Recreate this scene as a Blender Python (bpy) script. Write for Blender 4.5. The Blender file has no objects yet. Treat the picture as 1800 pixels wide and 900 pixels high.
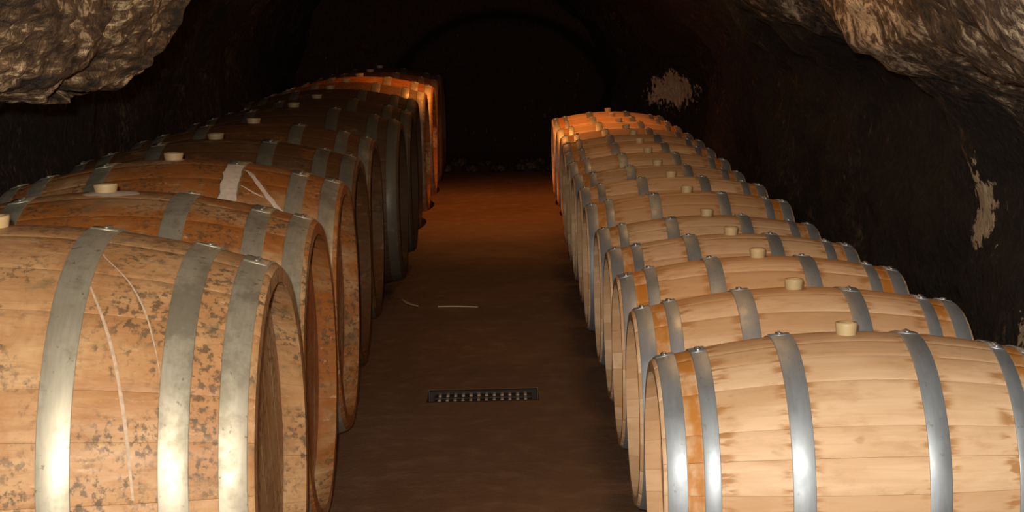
import bpy, bmesh, math, random
from mathutils import Vector, Matrix, noise
sc = bpy.context.scene
COL = sc.collection
PI = math.pi

# ------------------------------------------------------------------ camera
CAM_H = 1.5283
YAW, PITCH, ROLL = math.radians(0.1007), math.radians(8.1465), math.radians(1.2837)
fwd = Vector((math.sin(YAW)*math.cos(PITCH), math.cos(YAW)*math.cos(PITCH), -math.sin(PITCH)))
rgt = Vector((math.cos(YAW), -math.sin(YAW), 0))
upv = Vector((math.sin(YAW)*math.sin(PITCH), math.cos(YAW)*math.sin(PITCH), math.cos(PITCH)))
cr = rgt*math.cos(ROLL) - upv*math.sin(ROLL)
cu = rgt*math.sin(ROLL) + upv*math.cos(ROLL)
cam_d = bpy.data.cameras.new('camera'); cam_d.sensor_width = 36.0
cam_d.lens = 2979.4/1800*36.0; cam_d.clip_start = 0.02; cam_d.clip_end = 100
cam = bpy.data.objects.new('camera', cam_d); COL.objects.link(cam)
M4 = Matrix((cr, cu, -fwd)).transposed().to_4x4(); M4.translation = (0, 0, CAM_H)
cam.matrix_world = M4
sc.camera = cam

# ------------------------------------------------------------------ world, lights, exposure
wd = bpy.data.worlds.new('cellar_dark'); sc.world = wd; wd.use_nodes = True
bg = wd.node_tree.nodes['Background']; bg.inputs[0].default_value = (1.0, .6, .35, 1); bg.inputs[1].default_value = 0.0015
sc.view_settings.view_transform = 'Standard'; sc.view_settings.look = 'None'
sc.view_settings.gamma = 1.0; sc.view_settings.use_curve_mapping = False
sc.view_settings.exposure = 0.0

def lamp(name, kind, loc, power, col, radius, **kw):
    d = bpy.data.lights.new(name, kind); d.energy = power; d.color = col; d.shadow_soft_size = radius
    for k, v in kw.items(): setattr(d, k, v)
    o = bpy.data.objects.new(name, d); o.location = loc; COL.objects.link(o); return o
# the camera's own flash, just above and left of the lens
lamp('camera_flash', 'POINT', (-.045, -.01, CAM_H+.075), 690, (1.0, .93, .82), .02)
# warm cellar lamps under the vault, above the frame
lamp('cellar_lamp_far', 'SPOT', (-.05, 13.3, 2.28), 122, (1.0, .31, .05), .05, spot_size=math.radians(112), spot_blend=.8)
lamp('cellar_lamp_far_glow', 'POINT', (-.1, 13.9, 2.2), 9, (1.0, .30, .08), .05)
for ly, lp in ((5.2, 13), (7.9, 8), (10.4, 7)):
    lamp('cellar_lamp', 'POINT', (.55, ly, 1.84), lp, (1.0, .50, .17), .12)

# ------------------------------------------------------------------ material helpers
class NT:
    def __init__(s, name):
        s.m = bpy.data.materials.new(name); s.m.use_nodes = True
        s.t = s.m.node_tree; s.n = s.t.nodes; s.b = s.n['Principled BSDF']
    def node(s, typ, **kw):
        n = s.n.new(typ)
        for k, v in kw.items(): setattr(n, k, v)
        return n
    def link(s, a, b): s.t.links.new(a, b)
    def set(s, sock, v):
        if hasattr(v, 'is_output') or isinstance(v, bpy.types.NodeSocket): s.link(v, sock)
        else: sock.default_value = v
    def coord(s, out='Object'): return s.node('ShaderNodeTexCoord').outputs[out]
    def mapping(s, vec, scale=(1,1,1), loc=(0,0,0)):
        n = s.node('ShaderNodeMapping'); s.link(vec, n.inputs[0]); s.set(n.inputs['Scale'], scale); s.set(n.inputs['Location'], loc); return n.outputs[0]
    def noise(s, vec, scale, detail=4, rough=.55, dist=0):
        n = s.node('ShaderNodeTexNoise'); s.link(vec, n.inputs['Vector']); n.inputs['Scale'].default_value = scale
        n.inputs['Detail'].default_value = detail; n.inputs['Roughness'].default_value = rough; n.inputs['Distortion'].default_value = dist
        return n.outputs['Fac']
    def vor(s, vec, scale, feat='F1'):
        n = s.node('ShaderNodeTexVoronoi'); n.feature = feat; s.link(vec, n.inputs['Vector']); n.inputs['Scale'].default_value = scale
        return n.outputs['Distance']
    def math(s, op, a, b=None, clamp=False):
        n = s.node('ShaderNodeMath'); n.operation = op; n.use_clamp = clamp; s.set(n.inputs[0], a)
        if b is not None: s.set(n.inputs[1], b)
        return n.outputs[0]
    def step(s, v, lo, hi, a=0.0, b=1.0):
        n = s.node('ShaderNodeMapRange'); n.interpolation_type = 'SMOOTHSTEP'; s.set(n.inputs[0], v)
        n.inputs[1].default_value = lo; n.inputs[2].default_value = hi; n.inputs[3].default_value = a; n.inputs[4].default_value = b
        return n.outputs[0]
    def mix(s, f, a, b, mode='MIX'):
        n = s.node('ShaderNodeMix'); n.data_type = 'RGBA'; n.blend_type = mode
        s.set(n.inputs[0], f); s.set(n.inputs[6], a if not isinstance(a, tuple) else (*a, 1)[:4]); s.set(n.inputs[7], b if not isinstance(b, tuple) else (*b, 1)[:4])
        return n.outputs[2]
    def sep(s, vec):
        n = s.node('ShaderNodeSeparateXYZ'); s.link(vec, n.inputs[0]); return n.outputs
    def out(s, col, rough=.6, metal=0.0, bump=None, bstr=.3, bdist=.01, spec=.5):
        s.set(s.b.inputs['Base Color'], col if not isinstance(col, tuple) else (*col, 1)[:4]); s.set(s.b.inputs['Roughness'], rough); s.set(s.b.inputs['Metallic'], metal)
        s.b.inputs['Specular IOR Level'].default_value = spec
        if bump is not None:
            n = s.node('ShaderNodeBump'); n.inputs['Strength'].default_value = bstr; n.inputs['Distance'].default_value = bdist
            s.link(bump, n.inputs['Height']); s.link(n.outputs[0], s.b.inputs['Normal'])
        return s.m

def rand(nt): return nt.node('ShaderNodeObjectInfo').outputs['Random']

def mat_new_oak(half):
    t = NT('pale_new_oak'); c = t.coord(); r = rand(t)
    off = t.node('ShaderNodeVectorMath'); off.operation = 'MULTIPLY_ADD'
    t.link(c, off.inputs[0]); off.inputs[1].default_value = (1, 1, 1)
    cx = t.node('ShaderNodeCombineXYZ'); t.link(t.math('MULTIPLY', r, 37.0), cx.inputs[0]); t.link(t.math('MULTIPLY', r, 11.0), cx.inputs[1])
    t.link(cx.outputs[0], off.inputs[2]); v = off.outputs[0]
    grain = t.noise(t.mapping(v, (3, 60, 60)), 1.0, 5, .6, .4)
    broad = t.noise(t.mapping(v, (2, 9, 9)), 1.0, 3, .5)
    base = t.mix(t.step(r, .15, .85), (.60, .365, .195), (.80, .555, .345))
    base = t.mix(t.step(grain, .35, .75, 0, .35), base, (.52, .30, .14))
    base = t.mix(t.step(broad, .46, .72, 0, .6), base, (.54, .31, .145))
    mot = t.noise(t.mapping(v, (9, 20, 20)), 1.0, 4, .65)
    base = t.mix(t.step(mot, .50, .72, 0, .4), base, (.50, .28, .14))
    # tannin stains bleeding from under the hoops
    xs = t.math('ABSOLUTE', t.sep(c)[0]); fx = t.math('DIVIDE', xs, half)
    st = t.noise(t.mapping(v, (7, 38, 38)), 1.0, 3, .6)
    d1 = t.step(t.math('ABSOLUTE', t.math('SUBTRACT', fx, .335)), .055, .12, 1, 0)
    d2 = t.step(t.math('ABSOLUTE', t.math('SUBTRACT', fx, .74)), .05, .12, 1, 0)
    bleed = t.math('MULTIPLY', t.math('MAXIMUM', d1, d2), t.step(st, .47, .60))
    base = t.mix(t.math('MULTIPLY', bleed, .85), base, (.42, .19, .055))
    ring = t.math('MULTIPLY', t.step(fx, .79, .82), t.step(fx, .875, .90, 1, 0))
    ring = t.math('MULTIPLY', ring, t.step(t.noise(t.mapping(v, (22, 12, 12)), 1.0, 3), .36, .60, .25, .95))
    base = t.mix(ring, base, (.50, .19, .025))
    sp = t.noise(t.mapping(v, (9, 16, 16)), 1.0, 2)
    base = t.mix(t.math('MULTIPLY', t.step(sp, .70, .76), .35), base, (.30, .15, .07))
    return t.out(base, t.step(grain, .2, .8, .5, .68), bump=grain, bstr=.12, bdist=.003, spec=.35)

def mat_old_oak(half):
    t = NT('aged_stained_oak'); c = t.coord(); oi = t.node('ShaderNodeObjectInfo'); r = oi.outputs['Random']
    sepc = t.node('ShaderNodeSeparateColor'); t.link(oi.outputs['Color'], sepc.inputs[0]); mould = sepc.outputs[0]; seed = sepc.outputs[1]
    off = t.node('ShaderNodeVectorMath'); off.operation = 'ADD'; t.link(c, off.inputs[0])
    cx = t.node('ShaderNodeCombineXYZ'); t.link(t.math('MULTIPLY', r, 4.0), cx.inputs[0]); t.link(t.math('MULTIPLY', r, 2.0), cx.inputs[2])
    t.link(cx.outputs[0], off.inputs[1]); v = off.outputs[0]                      # differs from stave to stave
    geo = t.node('ShaderNodeNewGeometry').outputs['Position']                     # runs on across the staves
    grain = t.noise(t.mapping(v, (4, 55, 55)), 1.0, 6, .65, .5)
    broad = t.noise(geo, 5.5, 5, .62, .4)
    base = t.mix(r, (.345, .185, .080), (.40, .23, .105))
    base = t.mix(t.step(broad, .40, .62, 0, .8), base, (.50, .325, .165))
    red = t.noise(t.mapping(geo, (1.2, 2.5, 2.5), (3, 1, 7)), 1.6, 5, .62)
    base = t.mix(t.math('MULTIPLY', t.step(red, .33, .52, 0, 1.0), t.math('ADD', .22, t.math('MULTIPLY', sepc.outputs[2], .78))), base, (.31, .10, .018))
    base = t.mix(t.step(grain, .45, .75, 0, .55), base, (.24, .105, .04))
    pale = t.noise(t.mapping(v, (14, 40, 40)), 1.0, 4, .7)
    base = t.mix(t.step(pale, .58, .74, 0, .55), base, (.62, .44, .26))
    sm = t.noise(geo, 62, 4, .65); area = t.noise(geo, 6.0, 5, .68)
    spots = t.math('MULTIPLY', t.step(sm, .48, .60), t.step(area, .40, .58))
    base = t.mix(t.math('MULTIPLY', spots, .80), base, (.075, .052, .030))
    sm2 = t.noise(t.mapping(geo, (1, 1, 1), (4, 4, 4)), 11, 5, .7)
    base = t.mix(t.step(sm2, .53, .70, 0, .6), base, (.16, .115, .06))
    # grey black cellar mould, thicker on the barrels further back
    md = t.noise(t.mapping(geo, (1, 1, 1), (9, 1, 2)), 7, 5, .65)
    mf = t.math('MULTIPLY', t.step(t.math('ADD', md, t.math('MULTIPLY', mould, .55)), .62, .95), mould)
    base = t.mix(mf, base, (.048, .025, .011))
    h = t.math('ADD', grain, t.math('MULTIPLY', sm, .5))
    return t.out(base, t.step(grain, .2, .8, .45, .7), bump=h, bstr=.25, bdist=.004, spec=.35)

def mat_hoop(name, a, b, dirt, dcol, rough, metal, mouldy=False):
    t = NT(name); c = t.coord(); oi = t.node('ShaderNodeObjectInfo')
    n1 = t.noise(c, 9, 5, .65); n2 = t.noise(t.mapping(c, (140, 18, 18)), 1.0, 3, .6); n3 = t.noise(c, 45, 3, .6)
    base = t.mix(n2, a, b)
    base = t.mix(t.math('MULTIPLY', t.step(n1, .50, .72), dirt), base, dcol)
    base = t.mix(t.math('MULTIPLY', t.step(n3, .64, .72), dirt), base, (.10, .07, .045))
    if mouldy:
        sepc = t.node('ShaderNodeSeparateColor'); t.link(oi.outputs['Color'], sepc.inputs[0]); mould = sepc.outputs[0]
        geo = t.node('ShaderNodeNewGeometry').outputs['Position']
        g1 = t.noise(geo, 6, 5, .65)
        base = t.mix(t.step(g1, .48, .62, 0, .6), base, (.22, .19, .13))
        g2 = t.noise(t.mapping(geo, (1, 1, 1), (9, 1, 2)), 7, 5, .65)
        mf = t.math('MULTIPLY', t.step(t.math('ADD', g2, t.math('MULTIPLY', mould, .55)), .62, .95), mould)
        base = t.mix(mf, base, (.075, .062, .042)); metal = t.math('SUBTRACT', metal, t.math('MULTIPLY', mf, .5))
    rg = t.math('ADD', t.step(n1, .3, .7, rough-.06, rough+.12), t.math('MULTIPLY', n2, .04))
    return t.out(base, rg, metal, bump=n2, bstr=.06, bdist=.002)

def mat_plain(name, col, rough=.6, metal=0.0, var=.25, sc_=20):
    t = NT(name); c = t.coord(); n = t.noise(c, sc_, 4)
    dark = tuple(x*(1-var*2) for x in col)
    return t.out(t.mix(n, dark, tuple(min(1, x*(1+var*.6)) for x in col)), rough, metal, bump=n, bstr=.15, bdist=.003)

def mat_rock(name, pale_lo, pale_hi, patches=(), bed=False, line=False, pale=(.40, .32, .23), brown=(.11, .066, .036), black=(.0095, .0065, .004), fleck=(.20, .10, .055)):
    t = NT(name); c = t.coord()
    n1 = t.noise(c, 1.3, 6, .62, .4); n2 = t.noise(t.mapping(c, (1, 1, .55)), 7, 7, .68, .5); n3 = t.noise(c, 30, 5, .65); v = t.vor(c, 16)
    n4 = t.noise(t.mapping(c, (1, 1, .7)), 34, 6, .70, .5)
    f = t.math('ADD', t.math('MULTIPLY', n1, .30), t.math('MULTIPLY', n2, .32))
    f = t.math('ADD', f, t.math('MULTIPLY', n4, .38))
    if line:           # painted light: paler above the lit band's tilted lower edge, black fungus tone below
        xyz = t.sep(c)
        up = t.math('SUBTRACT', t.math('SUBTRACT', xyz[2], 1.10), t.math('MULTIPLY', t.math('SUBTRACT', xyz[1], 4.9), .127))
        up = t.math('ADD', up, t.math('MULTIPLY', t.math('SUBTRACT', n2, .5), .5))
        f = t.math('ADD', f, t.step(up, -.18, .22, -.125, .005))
    if bed:            # slanting beds, pale flakes and dark runs between them
        rot = t.node('ShaderNodeMapping'); t.link(c, rot.inputs[0]); rot.inputs['Rotation'].default_value = (.3, -.75, .2); rot.inputs['Scale'].default_value = (1.6, 2.0, 8.0)
        b1 = t.noise(rot.outputs[0], 4.5, 7, .70, .7)
        f = t.math('ADD', t.math('MULTIPLY', f, .60), t.math('MULTIPLY', b1, .40))
        big = t.noise(t.mapping(c, (1, 1, 1), (4.7, 2.9, 6.3)), 3.0, 4, .6, .3)
        f = t.math('ADD', f, t.math('MULTIPLY', t.math('SUBTRACT', big, .53), .42))
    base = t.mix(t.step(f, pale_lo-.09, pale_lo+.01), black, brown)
    tint = t.mix(t.step(t.noise(c, 9, 4), .35, .65), pale, tuple(x*.62 for x in pale))
    base = t.mix(t.step(f, pale_lo, pale_hi), base, tint)
    fl = t.math('MULTIPLY', t.step(t.noise(t.mapping(c, (1, 1, .4)), 30, 4, .6), .62, .70), t.step(n1, .42, .60))
    base = t.mix(t.math('MULTIPLY', fl, .8), base, fleck)
    for (p, rx, ry, rz, th) in patches:        # pale mineral crust where the fungus has come off
        mp = t.mapping(c, (1/rx, 1/ry, 1/rz), (-p[0]/rx, -p[1]/ry, -p[2]/rz))
        ln = t.node('ShaderNodeVectorMath'); ln.operation = 'LENGTH'; t.link(mp, ln.inputs[0])
        k = t.math('SUBTRACT', 1.0, ln.outputs['Value'])
        k = t.math('ADD', k, t.math('MULTIPLY', t.math('SUBTRACT', n2, .5), 2.6))
        k = t.math('ADD', k, t.math('MULTIPLY', t.math('SUBTRACT', n3, .5), 1.2))
        base = t.mix(t.step(k, th, th+.12), base, (.52, .41, .28))
    h = t.math('ADD', t.math('MULTIPLY', n2, .6), t.math('MULTIPLY', n4, .6))
    h = t.math('SUBTRACT', h, t.math('MULTIPLY', v, .25))
    return t.out(base, t.step(n3, .3, .7, .55, .9), bump=h, bstr=1.0, bdist=.06, spec=.4)

def mat_floor():
    t = NT('damp_earth_floor'); c = t.coord()
    n1 = t.noise(c, 1.1, 5, .6); n2 = t.noise(c, 9, 6, .65); n3 = t.noise(c, 60, 4, .6)
    base = t.mix(n1, (.115, .062, .037), (.172, .097, .058))
    base = t.mix(t.step(n2, .45, .75, 0, .6), base, (.24, .145, .088))
    base = t.mix(t.step(n3, .60, .75, 0, .5), base, (.035, .018, .010))
    lm = t.math('MULTIPLY', t.step(t.noise(c, 16, 5, .7), .66, .74), t.step(t.noise(c, 2.3, 3), .50, .62))
    base = t.mix(t.math('MULTIPLY', lm, .7), base, (.34, .27, .21))
    return t.out(base, t.step(n1, .3, .7, .48, .8), bump=t.math('ADD', n2, t.math('MULTIPLY', n3, .4)), bstr=.5, bdist=.012, spec=.3)

# ------------------------------------------------------------------ object helpers
def obj(name, me, mat=None, parent=None):
    o = bpy.data.objects.new(name, me); COL.objects.link(o)
    if mat and me is not None and not me.materials: me.materials.append(mat)
    if parent: o.parent = parent
    return o
def tag(o, label=None, cat=None, group=None, kind=None):
    for k, v in (('label', label), ('category', cat), ('group', group), ('kind', kind)):
        if v: o[k] = v
    return o
def mesh(name, verts, faces, smooth=False):
    me = bpy.data.meshes.new(name); me.from_pydata(verts, [], faces); me.update()
    if smooth: me.polygons.foreach_set('use_smooth', [True]*len(me.polygons))
    return me
def bm_mesh(name, bm, smooth=False):
    bmesh.ops.recalc_face_normals(bm, faces=bm.faces[:])
    me = bpy.data.meshes.new(name); bm.to_mesh(me); bm.free()
    if smooth: me.polygons.foreach_set('use_smooth', [True]*len(me.polygons))
    return me
def grid(name, nu, nv, fn, smooth=True, flip=False):
    vs = [fn(i/(nu-1), j/(nv-1)) for i in range(nu) for j in range(nv)]
    fs = []
    for i in range(nu-1):
        for j in range(nv-1):
            a = i*nv+j; q = (a, a+1, a+nv+1, a+nv)
            fs.append(q[::-1] if flip else q)
    return mesh(name, vs, fs, smooth)
def interp(tab, x):
    if x <= tab[0][0]: return tab[0][1]
    for (a, b), (c, d) in zip(tab, tab[1:]):
        if x <= c:
            k = (x-a)/(c-a); return b+(d-b)*k
    return tab[-1][1]
def sst(x, a, b):
    k = min(1, max(0, (x-a)/(b-a))); return k*k*(3-2*k)

# ------------------------------------------------------------------ the cave
# cross-section (x, z) from the foot of the right wall over the crown to the foot of the left wall
SECT = [(1.62, -.05), (1.62, .30), (1.64, .62), (1.66, .92), (1.58, 1.18), (1.40, 1.42), (1.16, 1.68), (.85, 1.98), (.45, 2.28), (-.05, 2.50),
        (-.55, 2.55), (-1.05, 2.44), (-1.42, 2.22), (-1.78, 1.90), (-2.04, 1.50), (-2.14, 1.08), (-2.16, .6), (-2.14, .25), (-2.14, -.05)]
def cat(P, t):
    n = len(P)-1; s = min(n-1e-6, max(0, t*n)); i = int(s); k = s-i
    p0, p1, p2, p3 = P[max(0, i-1)], P[i], P[i+1], P[min(n, i+2)]
    f = lambda a, b, c, d: .5*(2*b+(c-a)*k+(2*a-5*b+4*c-d)*k*k+(3*b-a-3*c+d)*k*k*k)
    return tuple(f(p0[q], p1[q], p2[q], p3[q]) for q in range(len(p1)))
def nz(p, s, seed=0.0): return noise.noise(Vector(p)*s+Vector((seed, seed*1.7, seed*.3)))
def shell_pt(y, t):
    x, z = cat(SECT, t); x2, z2 = cat(SECT, min(1, t+.004)); x1, z1 = cat(SECT, max(0, t-.004))
    tx, tz = x2-x1, z2-z1; l = math.hypot(tx, tz) or 1; nx, nzz = -tz/l, tx/l     # inward
    p = (x, y, z)
    low = sst(z, 0, .3)
    d = .16*nz(p, .9, 3)+.085*nz(p, 2.3, 9)+.045*abs(nz(p, 5.0, 1))+.022*nz(p, 11, 4)
    # rounded rock haunch swelling out of the right vault close to the photographer
    d += .16*math.exp(-((y-5.0)/1.5)**2)*math.exp(-((z-1.50)/.24)**2)*(1 if x > .2 else 0)
    d += .10*math.exp(-((y-7.6)/.9)**2)*math.exp(-((z-1.65)/.25)**2)*(1 if x > .2 else 0)
    if x > 0: x -= .62*sst(y, 14.1, 16.2)*sst(x, 0, .8)
    clear = sst(z, .95, 1.35)
    d = min(d, .12+.3*clear)
    if x < -1.5 and z < 1.3: d = min(d, .10)
    d *= .35+.65*low
    return (x+nx*d, y, z+nzz*d)
Y0, Y1 = -1.6, 18.0
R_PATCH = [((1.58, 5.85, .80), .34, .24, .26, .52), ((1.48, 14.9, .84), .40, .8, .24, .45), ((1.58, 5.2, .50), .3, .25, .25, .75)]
m_wall_r = mat_rock('fungus_limestone_painted_light', .500, .570, R_PATCH, line=True, pale=(.74, .58, .40), brown=(.11, .066, .036))
m_wall_l = mat_rock('fungus_black_limestone_far_side', .60, .70, brown=(.10, .07, .042))
m_back = mat_rock('dark_brown_limestone', .72, .9, brown=(.10, .045, .024), black=(.040, .017, .009))  # darker, browner rock tone for the end wall
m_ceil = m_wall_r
m_over = mat_rock('pale_weathered_limestone', .490, .555, pale=(.88, .63, .36), brown=(.15, .082, .036), black=(.03, .018, .01), bed=True)
NY = 330
def ymap(u): return Y0+(Y1-Y0)*u
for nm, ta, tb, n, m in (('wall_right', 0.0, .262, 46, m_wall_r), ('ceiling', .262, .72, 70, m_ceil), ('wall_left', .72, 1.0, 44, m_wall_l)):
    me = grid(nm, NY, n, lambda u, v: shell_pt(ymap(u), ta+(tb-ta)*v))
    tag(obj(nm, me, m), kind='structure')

# rock rib hanging from the left vault over the first old barrels: lower edge near 1.35 m, pale broken face
RIB = [(-2.55, 1.46), (-2.20, 1.37), (-1.75, 1.345), (-1.42, 1.345), (-1.24, 1.335), (-1.12, 1.335), (-1.05, 1.37), (-.96, 1.465), (-.87, 1.585), (-.77, 1.72), (-.62, 1.92), (-.42, 2.22), (-.2, 2.58)]
def rib_pt(u, v):
    x, z = cat(RIB, u)
    yv = interp([(0, 2.3), (.80, 4.78), (.86, 4.92), (1, 5.45)], v)
    k = interp([(0, .62), (.45, .30), (.72, .05), (.80, 0), (.86, .02), (1, .55)], v)
    # outward push away from the aisle (left and up)
    x2 = x-k*.62; z2 = z+k*.42*sst(x, -1.6, -.9)+k*.10
    p = Vector((x2, yv, z2))
    # stepped slabs: a crack runs up and back between two slabs
    s = (z2-1.355)-(.55*(x2+1.22))+.03*nz(p, 4, 7)
    slab = (sst(s, -.012, .012)-.8*math.exp(-((s+.02)/.018)**2))*(1-sst(x2, -1.10, -.98))
    d = .055*nz(p, 3.0, 2)+.04*nz(p, 7, 5)+.035*abs(nz((p.x*1.5+p.z, p.y, p.z*1.3-p.x), 11, 8))+.022*nz(p, 22, 1)+.012*abs(nz(p, 45, 2))
    dirv = Vector((.55, -.75, -.25))
    p = p+dirv*(d+.085*slab)
    return tuple(p)
me = grid('rock_overhang', 150, 190, rib_pt)
tag(obj('rock_overhang', me, m_over), 'pale broken rock overhang hanging from the vault at upper left', kind='structure')

# end wall with a shallow arched recess
YB = 17.72
def back_pt(u, v):
    x = -2.7+4.5*u; z = -.1+2.9*v
    a = math.hypot((x+.05)/1.30, max(0, z-.35)/1.20)
    rec = 1-sst(a, .93, 1.02) if z > .35 else (1-sst(abs(x+.05)/1.30, .93, 1.02))
    p = (x, YB, z)
    return (x, YB+1.2*rec-.10*nz(p, 1.3, 6)-.05*nz(p, 4, 2)-.02*nz(p, 11, 3), z)
tag(obj('wall_back', grid('wall_back', 110, 80, back_pt, flip=True), m_back), kind='structure')

# floor with a narrow drain pit in the aisle
m_floor = mat_floor()
DX, DY, DW, DD = -.118, 6.72, .225, .115       # drain centre and half sizes
bm = bmesh.new()
def quad(bm, a, b, c, d):
    bm.faces.new([bm.verts.new(p) for p in (a, b, c, d)])
X0, X1, FY0, FY1 = -3.0, 2.2, -2.0, 19.6
xa, xb, ya, yb = DX-DW, DX+DW, DY-DD, DY+DD
for (a, b, c, d) in ((X0, X1, FY0, ya), (X0, X1, yb, FY1), (X0, xa, ya, yb), (xb, X1, ya, yb)):
    quad(bm, (a, c, 0), (b, c, 0), (b, d, 0), (a, d, 0))
zb = -.075
for (p, q) in (((xa, ya), (xb, ya)), ((xb, ya), (xb, yb)), ((xb, yb), (xa, yb)), ((xa, yb), (xa, ya))):
    quad(bm, (p[0], p[1], 0), (q[0], q[1], 0), (q[0], q[1], zb), (p[0], p[1], zb))
quad(bm, (xa, ya, zb), (xb, ya, zb), (xb, yb, zb), (xa, yb, zb))
bmesh.ops.remove_doubles(bm, verts=bm.verts[:], dist=1e-5)
tag(obj('floor', bm_mesh('floor', bm), m_floor), kind='structure')

# ------------------------------------------------------------------ barrels
class Kind: pass
def widths(n_classes, counts):
    tot = sum(c*w for c, w in zip(counts, n_classes)); k = 2*PI/tot
    return [w*k for w in n_classes]
def make_kind(L, rh, rb, power, thick, classes, counts, hoops, mats, rec, bung_r, bung_h, rivets):
    K = Kind(); K.L, K.rh, K.rb, K.half, K.mats, K.counts = L, rh, rb, L/2, mats, counts
    half = L/2
    prof = lambda x: rb-(rb-rh)*(abs(x)/half)**power
    K.prof = prof; K.w = widths(classes, counts); K.stave = []
    NX, NA = 22, 6; CH, DP = (.0018, .0006) if L < 1 else (.0022, .0007)
    xs = [-half+2*half*i/NX for i in range(NX+1)]
    xs = [-half, -half+.006]+xs[1:-1]+[half-.006, half]
    for w in K.w:
        V, F, S = [], [], []
        g = .0003/rb
        e = CH/rb
        angs = [-w/2+g, -w/2+e]+[-w/2+e+(w-2*e)*i/NA for i in range(1, NA)]+[w/2-e, w/2-g]
        na = len(angs)
        for x in xs:
            r0 = prof(x)-(.004 if abs(x) > half-.001 else 0)
            for j, a in enumerate(angs):
                r = r0-(DP if j in (0, na-1) else 0)
                V.append((x, r*math.sin(a), r*math.cos(a)))
        nx = len(xs)
        for i in range(nx-1):
            for j in range(na-1):
                a = i*na+j; F.append((a, a+1, a+na+1, a+na)); S.append(True)
        # sides, inside and ends on their own vertices
        b0 = len(V)
        for x in xs:
            ro = prof(x)-DP-(.004 if abs(x) > half-.001 else 0); ri = prof(x)-thick
            for (r, a) in ((ro, -w/2+g), (ri, -w/2+g), (ri, 0), (ri, w/2-g), (ro, w/2-g)): V.append((x, r*math.sin(a), r*math.cos(a)))
        for i in range(nx-1):
            for j in range(4):
                a = b0+i*5+j; F.append((a, a+1, a+6, a+5)[::-1] if False else (a+1, a, a+5, a+6)); S.append(False)
        for i in (0, nx-1):
            c0 = len(V)
            ri = prof(xs[i])-thick
            for a in angs:
                r = prof(xs[i])-.004; V.append((xs[i], r*math.sin(a), r*math.cos(a)))
            for a in angs: V.append((xs[i], ri*math.sin(a), ri*math.cos(a)))
            for j in range(na-1):
                q = (c0+j, c0+j+1, c0+na+j+1, c0+na+j)
                F.append(q if i == 0 else q[::-1]); S.append(False)
        me = mesh('stave', V, F); me.polygons.foreach_set('use_smooth', S); me.materials.append(mats['wood']); K.stave.append(me)
    # hoops: flat strips following the bulge, with an overlapping joint at the top
    K.hoop = []
    for (f0, f1) in hoops:
        for sgn in (-1, 1):
            bm = bmesh.new(); n = 72; th = .0028
            a0, a1 = f0*half, f1*half
            sect = [(a0, 0.0), (a0, th), (a0+.0012, th+.0006), (a1-.0012, th+.0006), (a1, th), (a1, 0.0)]
            rows = []
            for k in range(n):
                an = 2*PI*k/n; row = []
                for (x, dr) in sect:
                    rr = prof(a0)+(prof(a1)-prof(a0))*(x-a0)/(a1-a0)+.0008+dr
                    row.append(bm.verts.new((sgn*x, rr*math.sin(an), rr*math.cos(an))))
                rows.append(row)
            for k in range(n):
                A, B = rows[k], rows[(k+1) % n]
                for j in range(len(sect)-1): bm.faces.new((A[j], A[j+1], B[j+1], B[j]))
            # overlap plate
            lo = []
            for k in range(7):
                an = -.075+.15*k/6; row = []
                for (x, dr) in ((a0+.002, .0035), (a0+.002, .0062), (a1-.002, .0062), (a1-.002, .0035)):
                    rr = prof(a0)+(prof(a1)-prof(a0))*(x-a0)/(a1-a0)+dr
                    row.append(bm.verts.new((sgn*x, rr*math.sin(an), rr*math.cos(an))))
                lo.append(row)
            for A, B in zip(lo, lo[1:]):
                for j in range(3): bm.faces.new((A[j], A[j+1], B[j+1], B[j]))
            bm.faces.new(lo[0]); bm.faces.new(lo[-1])
            me = bm_mesh('hoop', bm); me.materials.append(mats['hoop'])
            me.polygons.foreach_set('use_smooth', [abs(p.normal.x) < .5 for p in me.polygons])
            K.hoop.append((me, sgn*(a0+a1)/2, (prof(a0)+prof(a1))/2+.0066))
    # rivet
    bm = bmesh.new(); bmesh.ops.create_uvsphere(bm, u_segments=8, v_segments=5, radius=.0085 if L < 1 else .0075)
    for v in bm.verts: v.co.z *= .65
    K.rivet = bm_mesh('rivet', bm, True); K.rivet.materials.append(mats['rivet']); K.rivets = rivets
    # head boards (seven) of the aisle end, set into the croze
    K.board = []; ri = rh-thick+.004; nb = 7; bt = .018
    for k in range(nb):
        y0 = -ri+2*ri*k/nb+.0008; y1 = -ri+2*ri*(k+1)/nb-.0008
        up = []; dn = []
        for q in range(9):
            y = y0+(y1-y0)*q/8; z = math.sqrt(max(ri*ri-y*y, 1e-6)); up.append((y, z)); dn.append((y, -z))
        loop = up+dn[::-1]; n = len(loop)
        V = [(0, y, z) for y, z in loop]+[(-bt, y, z) for y, z in loop]
        F = [tuple(range(n-1, -1, -1)), tuple(range(n, 2*n))]+[(j, (j+1) % n, n+(j+1) % n, n+j) for j in range(n)]
        me = mesh('head_board', V, F); me.materials.append(mats['head']); K.board.append(me)
    V = [(x, ri*math.cos(2*PI*j/40), ri*math.sin(2*PI*j/40)) for x in (0, bt) for j in range(40)]
    K.disc = mesh('head', V, [tuple(range(40)), tuple(range(79, 39, -1))]+[(j, (j+1) % 40, 40+(j+1) % 40, 40+j) for j in range(40)])
    K.disc.materials.append(mats['head']); K.rec = rec
    # bung: tapered stopper with a rounded lip and dished top
    pr = [(.0, bung_h-.006), (bung_r*.55, bung_h-.006), (bung_r*.72, bung_h-.001), (bung_r*.96, bung_h), (bung_r, bung_h-.004), (bung_r*.97, bung_h*.6), (bung_r*.88, 0), (bung_r*.80, -.03)]
    bm = bmesh.new(); n = 24; rows = []
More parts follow.
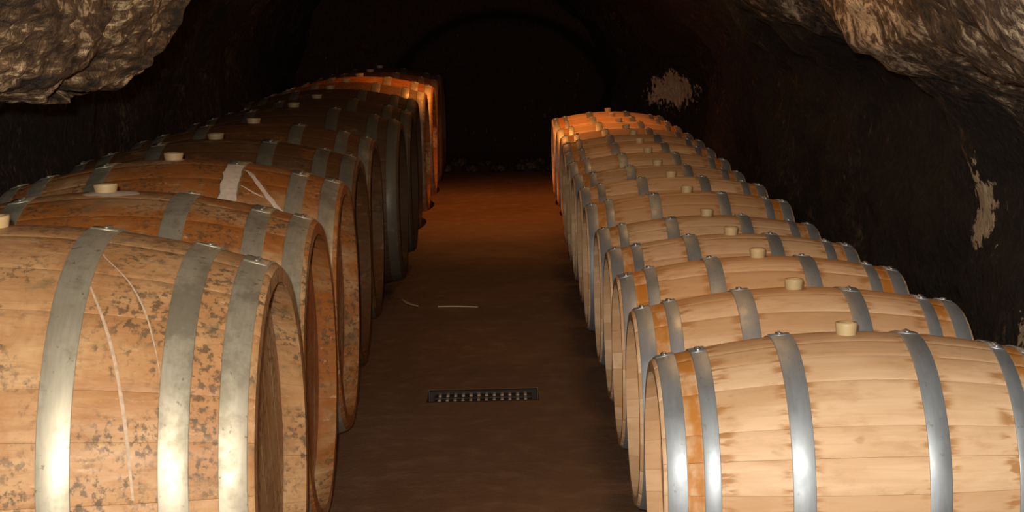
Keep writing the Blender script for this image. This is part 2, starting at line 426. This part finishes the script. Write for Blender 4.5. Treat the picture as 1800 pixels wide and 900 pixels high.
    for (r, z) in pr[1:]: rows.append([bm.verts.new((r*math.cos(2*PI*j/n), r*math.sin(2*PI*j/n), z)) for j in range(n)])
    for A, B in zip(rows, rows[1:]):
        for j in range(n): bm.faces.new((A[j], A[(j+1) % n], B[(j+1) % n], B[j]))
    bm.faces.new(rows[0]); bm.faces.new(rows[-1])
    K.bung = bm_mesh('bung', bm, True); K.bung.materials.append(mats['bung'])
    K.bung.polygons.foreach_set('use_smooth', [len(p.vertices) == 4 for p in K.bung.polygons])
    return K

def barrel(K, name, x, y, s, yaw, spin, aisle, label, group, seed, mould=0.0, redness=0.0):
    rnd = random.Random(seed)
    root = bpy.data.objects.new(name, None); COL.objects.link(root)
    root.empty_display_size = .1
    root.location = (x, y, 0); root.scale = (s, s, s); root.rotation_euler = (0, 0, yaw)
    tag(root, label, 'barrel', group)
    zc = K.rb+.001
    order = [i for i, c in enumerate(K.counts) for _ in range(c)]; rnd.shuffle(order)
    wide = max(range(len(K.w)), key=lambda i: K.w[i]); order.remove(wide); order.insert(0, wide)
    a = -K.w[wide]/2+spin
    for i in order:
        w = K.w[i]
        o = obj('stave', K.stave[i], None, root); o.location = (0, 0, zc); o.rotation_euler = (-(a+w/2), 0, 0)
        a += w
    for (me, hx, hr) in K.hoop:
        h = obj('hoop', me, None, root); h.location = (0, 0, zc)
        tilt = rnd.uniform(-.16, .10); h.rotation_euler = (tilt, 0, 0)
        for q in K.rivets:
            r = obj('rivet', K.rivet, None, h); r.location = (hx, hr*math.sin(q), hr*math.cos(q)); r.rotation_euler = (-q, 0, 0)
    hx = K.half-K.rec
    turn = rnd.uniform(-.5, .5)
    for me in K.board:
        b = obj('head_board', me, None, root); b.location = (aisle*hx, 0, zc); b.rotation_euler = (turn, 0, 0 if aisle > 0 else PI)
    d = obj('head', K.disc, None, root); d.location = (-aisle*hx, 0, zc); d.rotation_euler = (0, 0, 0 if aisle > 0 else PI)
    b = obj('bung', K.bung, None, root); b.location = (rnd.uniform(-.004, .004), -K.rb*math.sin(0), zc+K.rb-.001)
    b.rotation_euler = (rnd.uniform(-.06, .06), rnd.uniform(-.06, .06), rnd.uniform(0, 6))
    b['label'] = 'pale cream silicone bung'
    for ch in root.children: ch.color = (mould, rnd.random(), redness, 1)
    return root

m_steel = mat_hoop('galvanised_steel', (.36, .41, .46), (.50, .55, .60), .25, (.28, .29, .30), .50, .75)
m_steel_old = mat_hoop('dull_stained_steel', (.36, .33, .26), (.55, .51, .40), .65, (.19, .145, .085), .50, .70, True)
m_rivet = mat_plain('rivet_steel', (.45, .45, .46), .35, .8, .2)
m_rivet_old = mat_plain('rusty_rivet', (.28, .25, .21), .45, .7, .2)
t = NT('dusty_cream_silicone'); oi = t.node('ShaderNodeObjectInfo'); sepc = t.node('ShaderNodeSeparateColor'); t.link(oi.outputs['Color'], sepc.inputs[0])
m_bung_old = t.out(t.mix(t.math('MULTIPLY', sepc.outputs[0], .8), t.mix(t.noise(t.coord(), 25), (.42, .29, .13), (.58, .42, .22)), (.10, .07, .045)), .55)
m_bung = mat_plain('cream_silicone', (.62, .47, .25), .5, 0, .12)
HALF_N, HALF_O = .475, .5865
m_new = mat_new_oak(HALF_N); m_old = mat_old_oak(HALF_O)
KN = make_kind(2*HALF_N, .2861, .3455, 1.9, .026, [.9, 1.05, 1.25, 1.5], [7, 9, 6, 2],
               [(.275, .385), (.725, .805), (.885, .982)], dict(wood=m_new, hoop=m_steel, rivet=m_rivet, head=m_new, bung=m_bung), .042, .0275, .030, (-.028, .03))
KO = make_kind(2*HALF_O, .4267, .5266, 1.9, .036, [.9, 1.05, 1.25, 1.5], [8, 10, 6, 2],
               [(.335, .44), (.705, .80), (.890, .980)], dict(wood=m_old, hoop=m_steel_old, rivet=m_rivet_old, head=m_old, bung=m_bung_old), .055, .034, .024, (-.03, 0.0, .03))

ORD = ['first', 'second', 'third', 'fourth', 'fifth', 'sixth', 'seventh', 'eighth', 'ninth', 'tenth', 'eleventh', 'twelfth', 'thirteenth', 'fourteenth', 'fifteenth']
RB = [(4.203, -0.0, 0.025), (4.946, -0.001, 0.018), (5.658, -0.005, 0.007), (6.359, -0.005, -0.014), (7.047, -0.015, -0.029), (7.819, -0.014, -0.002), (8.578, -0.009, -0.005), (9.305, -0.014, -0.012),
      (10.03, -0.006, 0.002), (10.758, -0.003, 0.006), (11.483, 0.013, 0.008), (12.199, 0.021, -0.002), (12.917, 0.016, 0.001), (13.637, 0.006, -0.002), (14.357, 0.017, -0.006)]
LB = [(3.669, 0.043, 0.037), (4.755, 0.032, 0.002), (5.857, 0.01, 0), (6.946, -0.025, -0.007), (8.097, -0.046, -0.015), (9.284, 0.005, -0.005), (10.392, 0.011, -0.012), (11.473, -0.02, -0.002),
      (12.564, -0.009, 0), (13.654, 0, 0.001), (14.738, 0, 0), (15.821, 0, 0)]
for i, (y, dx, ds) in enumerate(RB):
    if i == 0: lab = 'nearest pale new oak barrel in the right row, cut off by the frame'
    elif i == 14: lab = 'last pale oak barrel at the far end of the right row, lit orange'
    else: lab = '%s pale new oak barrel from the front in the right row' % ORD[i]
    barrel(KN, 'new_oak_barrel', .8429+dx, y, 1+ds, 0, .0, -1, lab, 'pale new oak barrels in the right row', 100+i)
OLD = []
MOULD_AND_GLOW = [.0, .25, .30, .82, .80, .95, .97, .92, .55, .45, .8, .9]  # mould amounts; ninth and tenth cut, painting the lamp's glow into their colour
for i, (y, dx, ds) in enumerate(LB):
    if i == 0: lab = 'nearest large old stained barrel in the left row, mould spotted, cut off by frame'
    elif i == 1: lab = 'second large old barrel in the left row, white spill around its bung'
    elif i == 2: lab = 'third large old barrel in the left row with forked white drip'
    elif i == 11: lab = 'last large old barrel at the far dark end of the left row'
    else: lab = '%s large old barrel from the front in the left row' % ORD[i]
    OLD.append(barrel(KO, 'old_oak_barrel', -1.1615+dx, y, 1+ds, 0, .0, 1, lab, 'large old oak barrels in the left row', 300+i, MOULD_AND_GLOW[i], .1 if i == 0 else 1.0))

# dried pale drips and spills lying on three of the old barrels
m_drip = mat_plain('dried_pale_drip', (.70, .57, .46), .7, 0, .22, 60)
m_streak = mat_plain('faint_dried_streak', (.56, .41, .28), .7, 0, .32, 70)
def drip(K, root, pts, w, over=.0006, mat=None):
    # pts: (axial fraction, angle from the top towards the photographer in radians, width factor)
    V, F = [], []; N = 28
    for i in range(N+1):
        f, a, k = cat(pts, i/N)
        x = f*K.half; ww = w*k*(1+.35*nz((f*9, a*9, 1), 3))
        for q, dr in ((-1, .0), (-.6, over), (.6, over), (1, .0)):
            xx = x+q*ww; r = K.prof(xx)+dr+.0004
            V.append((xx, -r*math.sin(a), r*math.cos(a)))
    for i in range(N):
        for j in range(3):
            a = i*4+j; F.append((a, a+1, a+5, a+4))
    me = mesh('drip_stain', V, F, True); o = obj('drip_stain', me, mat or m_drip, root); o.location = (0, 0, K.rb+.001); o['label'] = 'pale dried drip'
drip(KO, OLD[0], [(.44, .535, .6), (.51, .725, .9), (.56, .90, 1), (.595, 1.085, 1), (.615, 1.24, .9), (.63, 1.435, .7)], .0034, mat=m_streak)
drip(KO, OLD[0], [(.445, .30, .6), (.465, .34, .7), (.555, .475, .8), (.625, .63, .8), (.67, .785, .6), (.705, .95, .3)], .0026, mat=m_streak)
drip(KO, OLD[2], [(.45, .22, .8), (.48, .265, 1.0), (.545, .42, 1.2), (.605, .545, 1.3), (.68, .68, 1.6)], .0075)
drip(KO, OLD[2], [(.45, .46, .7), (.48, .485, .8), (.53, .53, .9), (.585, .565, .7)], .0055)
def spill(K, root, f0, f1, a0, a1, seed):
    V, F = [], []; n = 40
    V.append(((f0+f1)/2*K.half, 0, 0)); cx, ca = (f0+f1)/2, (a0+a1)/2
    ring = []
    for lv, dr in ((.0, .0009), (.8, .0009), (1.0, .0001)):
        row = []
        for j in range(n):
            t = 2*PI*j/n; k = lv*(1+.28*nz((math.cos(t), math.sin(t), seed), 2.2))
            f = cx+(f1-f0)/2*k*math.cos(t); a = ca+(a1-a0)/2*k*math.sin(t); r = K.prof(f*K.half)+dr
            row.append(len(V)); V.append((f*K.half, -r*math.sin(a), r*math.cos(a)))
        ring.append(row)
    V[0] = V[ring[0][0]]
    for A, B in zip(ring, ring[1:]):
        for j in range(n): F.append((A[j], A[(j+1) % n], B[(j+1) % n], B[j]))
    me = mesh('spill_stain', V, F, True); o = obj('spill_stain', me, m_drip, root); o.location = (0, 0, K.rb+.001); o['label'] = 'pale dried spill around the bung'
spill(KO, OLD[1], -.10, .17, -.06, .15, 4)
spill(KO, OLD[2], -.03, .06, -.04, .10, 7)
# thick pale crust on the middle hoop of the third old barrel
V, F = [], []
f0, f1 = .340, .435
for i in range(15):
    a = .04+.68*i/14
    for f in (f0+.012*nz((i*.6, 1, 2), 1), f0+.03, f1-.03, f1+.012*nz((i*.7, 5, 2), 1)):
        k0, k1 = .335*KO.half, .44*KO.half
        r = KO.prof(k0)+(KO.prof(k1)-KO.prof(k0))*(f*KO.half-k0)/(k1-k0)+.0052
        V.append((f*KO.half, -r*math.sin(a), r*math.cos(a)))
for i in range(14):
    for j in range(3):
        a = i*4+j; F.append((a, a+1, a+5, a+4))
o = obj('crust', mesh('crust', V, F, True), m_drip, OLD[2]); o.location = (0, 0, KO.rb+.001); o['label'] = 'pale dried crust on the hoop'

# ------------------------------------------------------------------ floor drain
m_dark_iron = mat_plain('dark_iron', (.022, .015, .011), .6, .4, .3)
m_stud = mat_plain('worn_bright_iron', (.34, .29, .24), .5, .2, .25, 90)
dr = bpy.data.objects.new('floor_drain', None); COL.objects.link(dr); dr.location = (DX, DY, zb)
tag(dr, 'narrow iron drain grate with two rows of studs in the aisle floor', 'drain')
def box(name, c, h, mat, parent, bev=.002):
    bm = bmesh.new(); bmesh.ops.create_cube(bm, size=1)
    for v in bm.verts: v.co = Vector((v.co.x*2*h[0], v.co.y*2*h[1], v.co.z*2*h[2]))
    if bev: bmesh.ops.bevel(bm, geom=bm.edges[:], offset=bev, segments=1, affect='EDGES')
    o = obj(name, bm_mesh(name, bm), mat, parent); o.location = c; return o
GW = .197
box('grate_bed', (0, 0, .0305), (GW, .090, .030), m_dark_iron, dr)
for sy in (-1, 1): box('side_bar', (0, sy*.104, .0375), (DW-.003, .010, .0372), m_dark_iron, dr)
box('middle_bar', (0, 0, .0645), (GW, .005, .004), m_dark_iron, dr, .001)
stud = None
for r in range(2):
    for k in range(12):
        if stud is None:
            stud = o = box('stud', (0, 0, 0), (.0065, .019, .006), m_stud, dr, .002)
        else:
            o = stud.copy(); COL.objects.link(o); o.parent = dr
        o.location = (-GW+.022+k*.0315, -.044+.088*r, .066)

# ------------------------------------------------------------------ bits on the floor
m_straw = mat_plain('dry_straw', (.55, .40, .22), .6, 0, .2)
def straw(name, p0, p1, r, label, seed):
    p0, p1 = Vector(p0), Vector(p1); d = (p1-p0); n = d.normalized(); s = n.cross(Vector((0, 0, 1))).normalized()
    V, F = [], []; N = 8
    for i in range(N+1):
        k = i/N; c = p0+d*k+s*(.012*math.sin(k*PI)*(1 if seed % 2 else -1)); rr = r*(1-.6*abs(k-.4))
        for (a, b) in ((-1, -.4), (-.4, .9), (.6, .9), (1, -.4)): V.append(tuple(c+s*rr*a+Vector((0, 0, r*.45+rr*b*.9))))
    for i in range(N):
        for j in range(4):
            a = i*4+j; b = i*4+(j+1) % 4; F.append((a, b, b+4, a+4))
    F += [(3, 2, 1, 0), tuple(N*4+j for j in range(4))]
    o = obj(name, mesh(name, V, F), m_straw); tag(o, label, 'splinter'); return o
straw('wood_splinter', (-.58, 9.05, .002), (-.49, 8.85, .002), .007, 'short pale splinter on the aisle floor nearest the old barrels', 1)
straw('wood_splinter', (-.38, 8.82, .002), (-.17, 8.78, .002), .006, 'long thin pale splinter lying across the aisle floor', 2)
# rubble at the foot of the end wall
m_stone = mat_rock('rubble_stone', .56, .74, brown=(.13, .07, .038))
rs = random.Random(5)
for i in range(13):
    bm = bmesh.new(); bmesh.ops.create_icosphere(bm, subdivisions=2, radius=1)
    s = rs.uniform(.05, .10); sx, sy, sz = s*rs.uniform(.9, 1.5), s*rs.uniform(.8, 1.2), s*rs.uniform(.5, .8)
    for v in bm.verts:
        k = 1+.28*nz(v.co, 1.4, i*3.1)+.1*nz(v.co, 3.5, i)
        v.co = Vector((v.co.x*sx*k, v.co.y*sy*k, max(v.co.z*k, -.75)*sz))
    zmin = min(v.co.z for v in bm.verts)
    o = obj('rubble_stone', bm_mesh('rubble_stone', bm), m_stone)
    o.location = (-.62+i*.135, 16.5+rs.uniform(-.10, .10)+.55*(i % 2), -zmin)
    tag(o, 'small dark stone in the rubble at the far end of the aisle', 'stone', 'rubble stones at the end of the aisle')
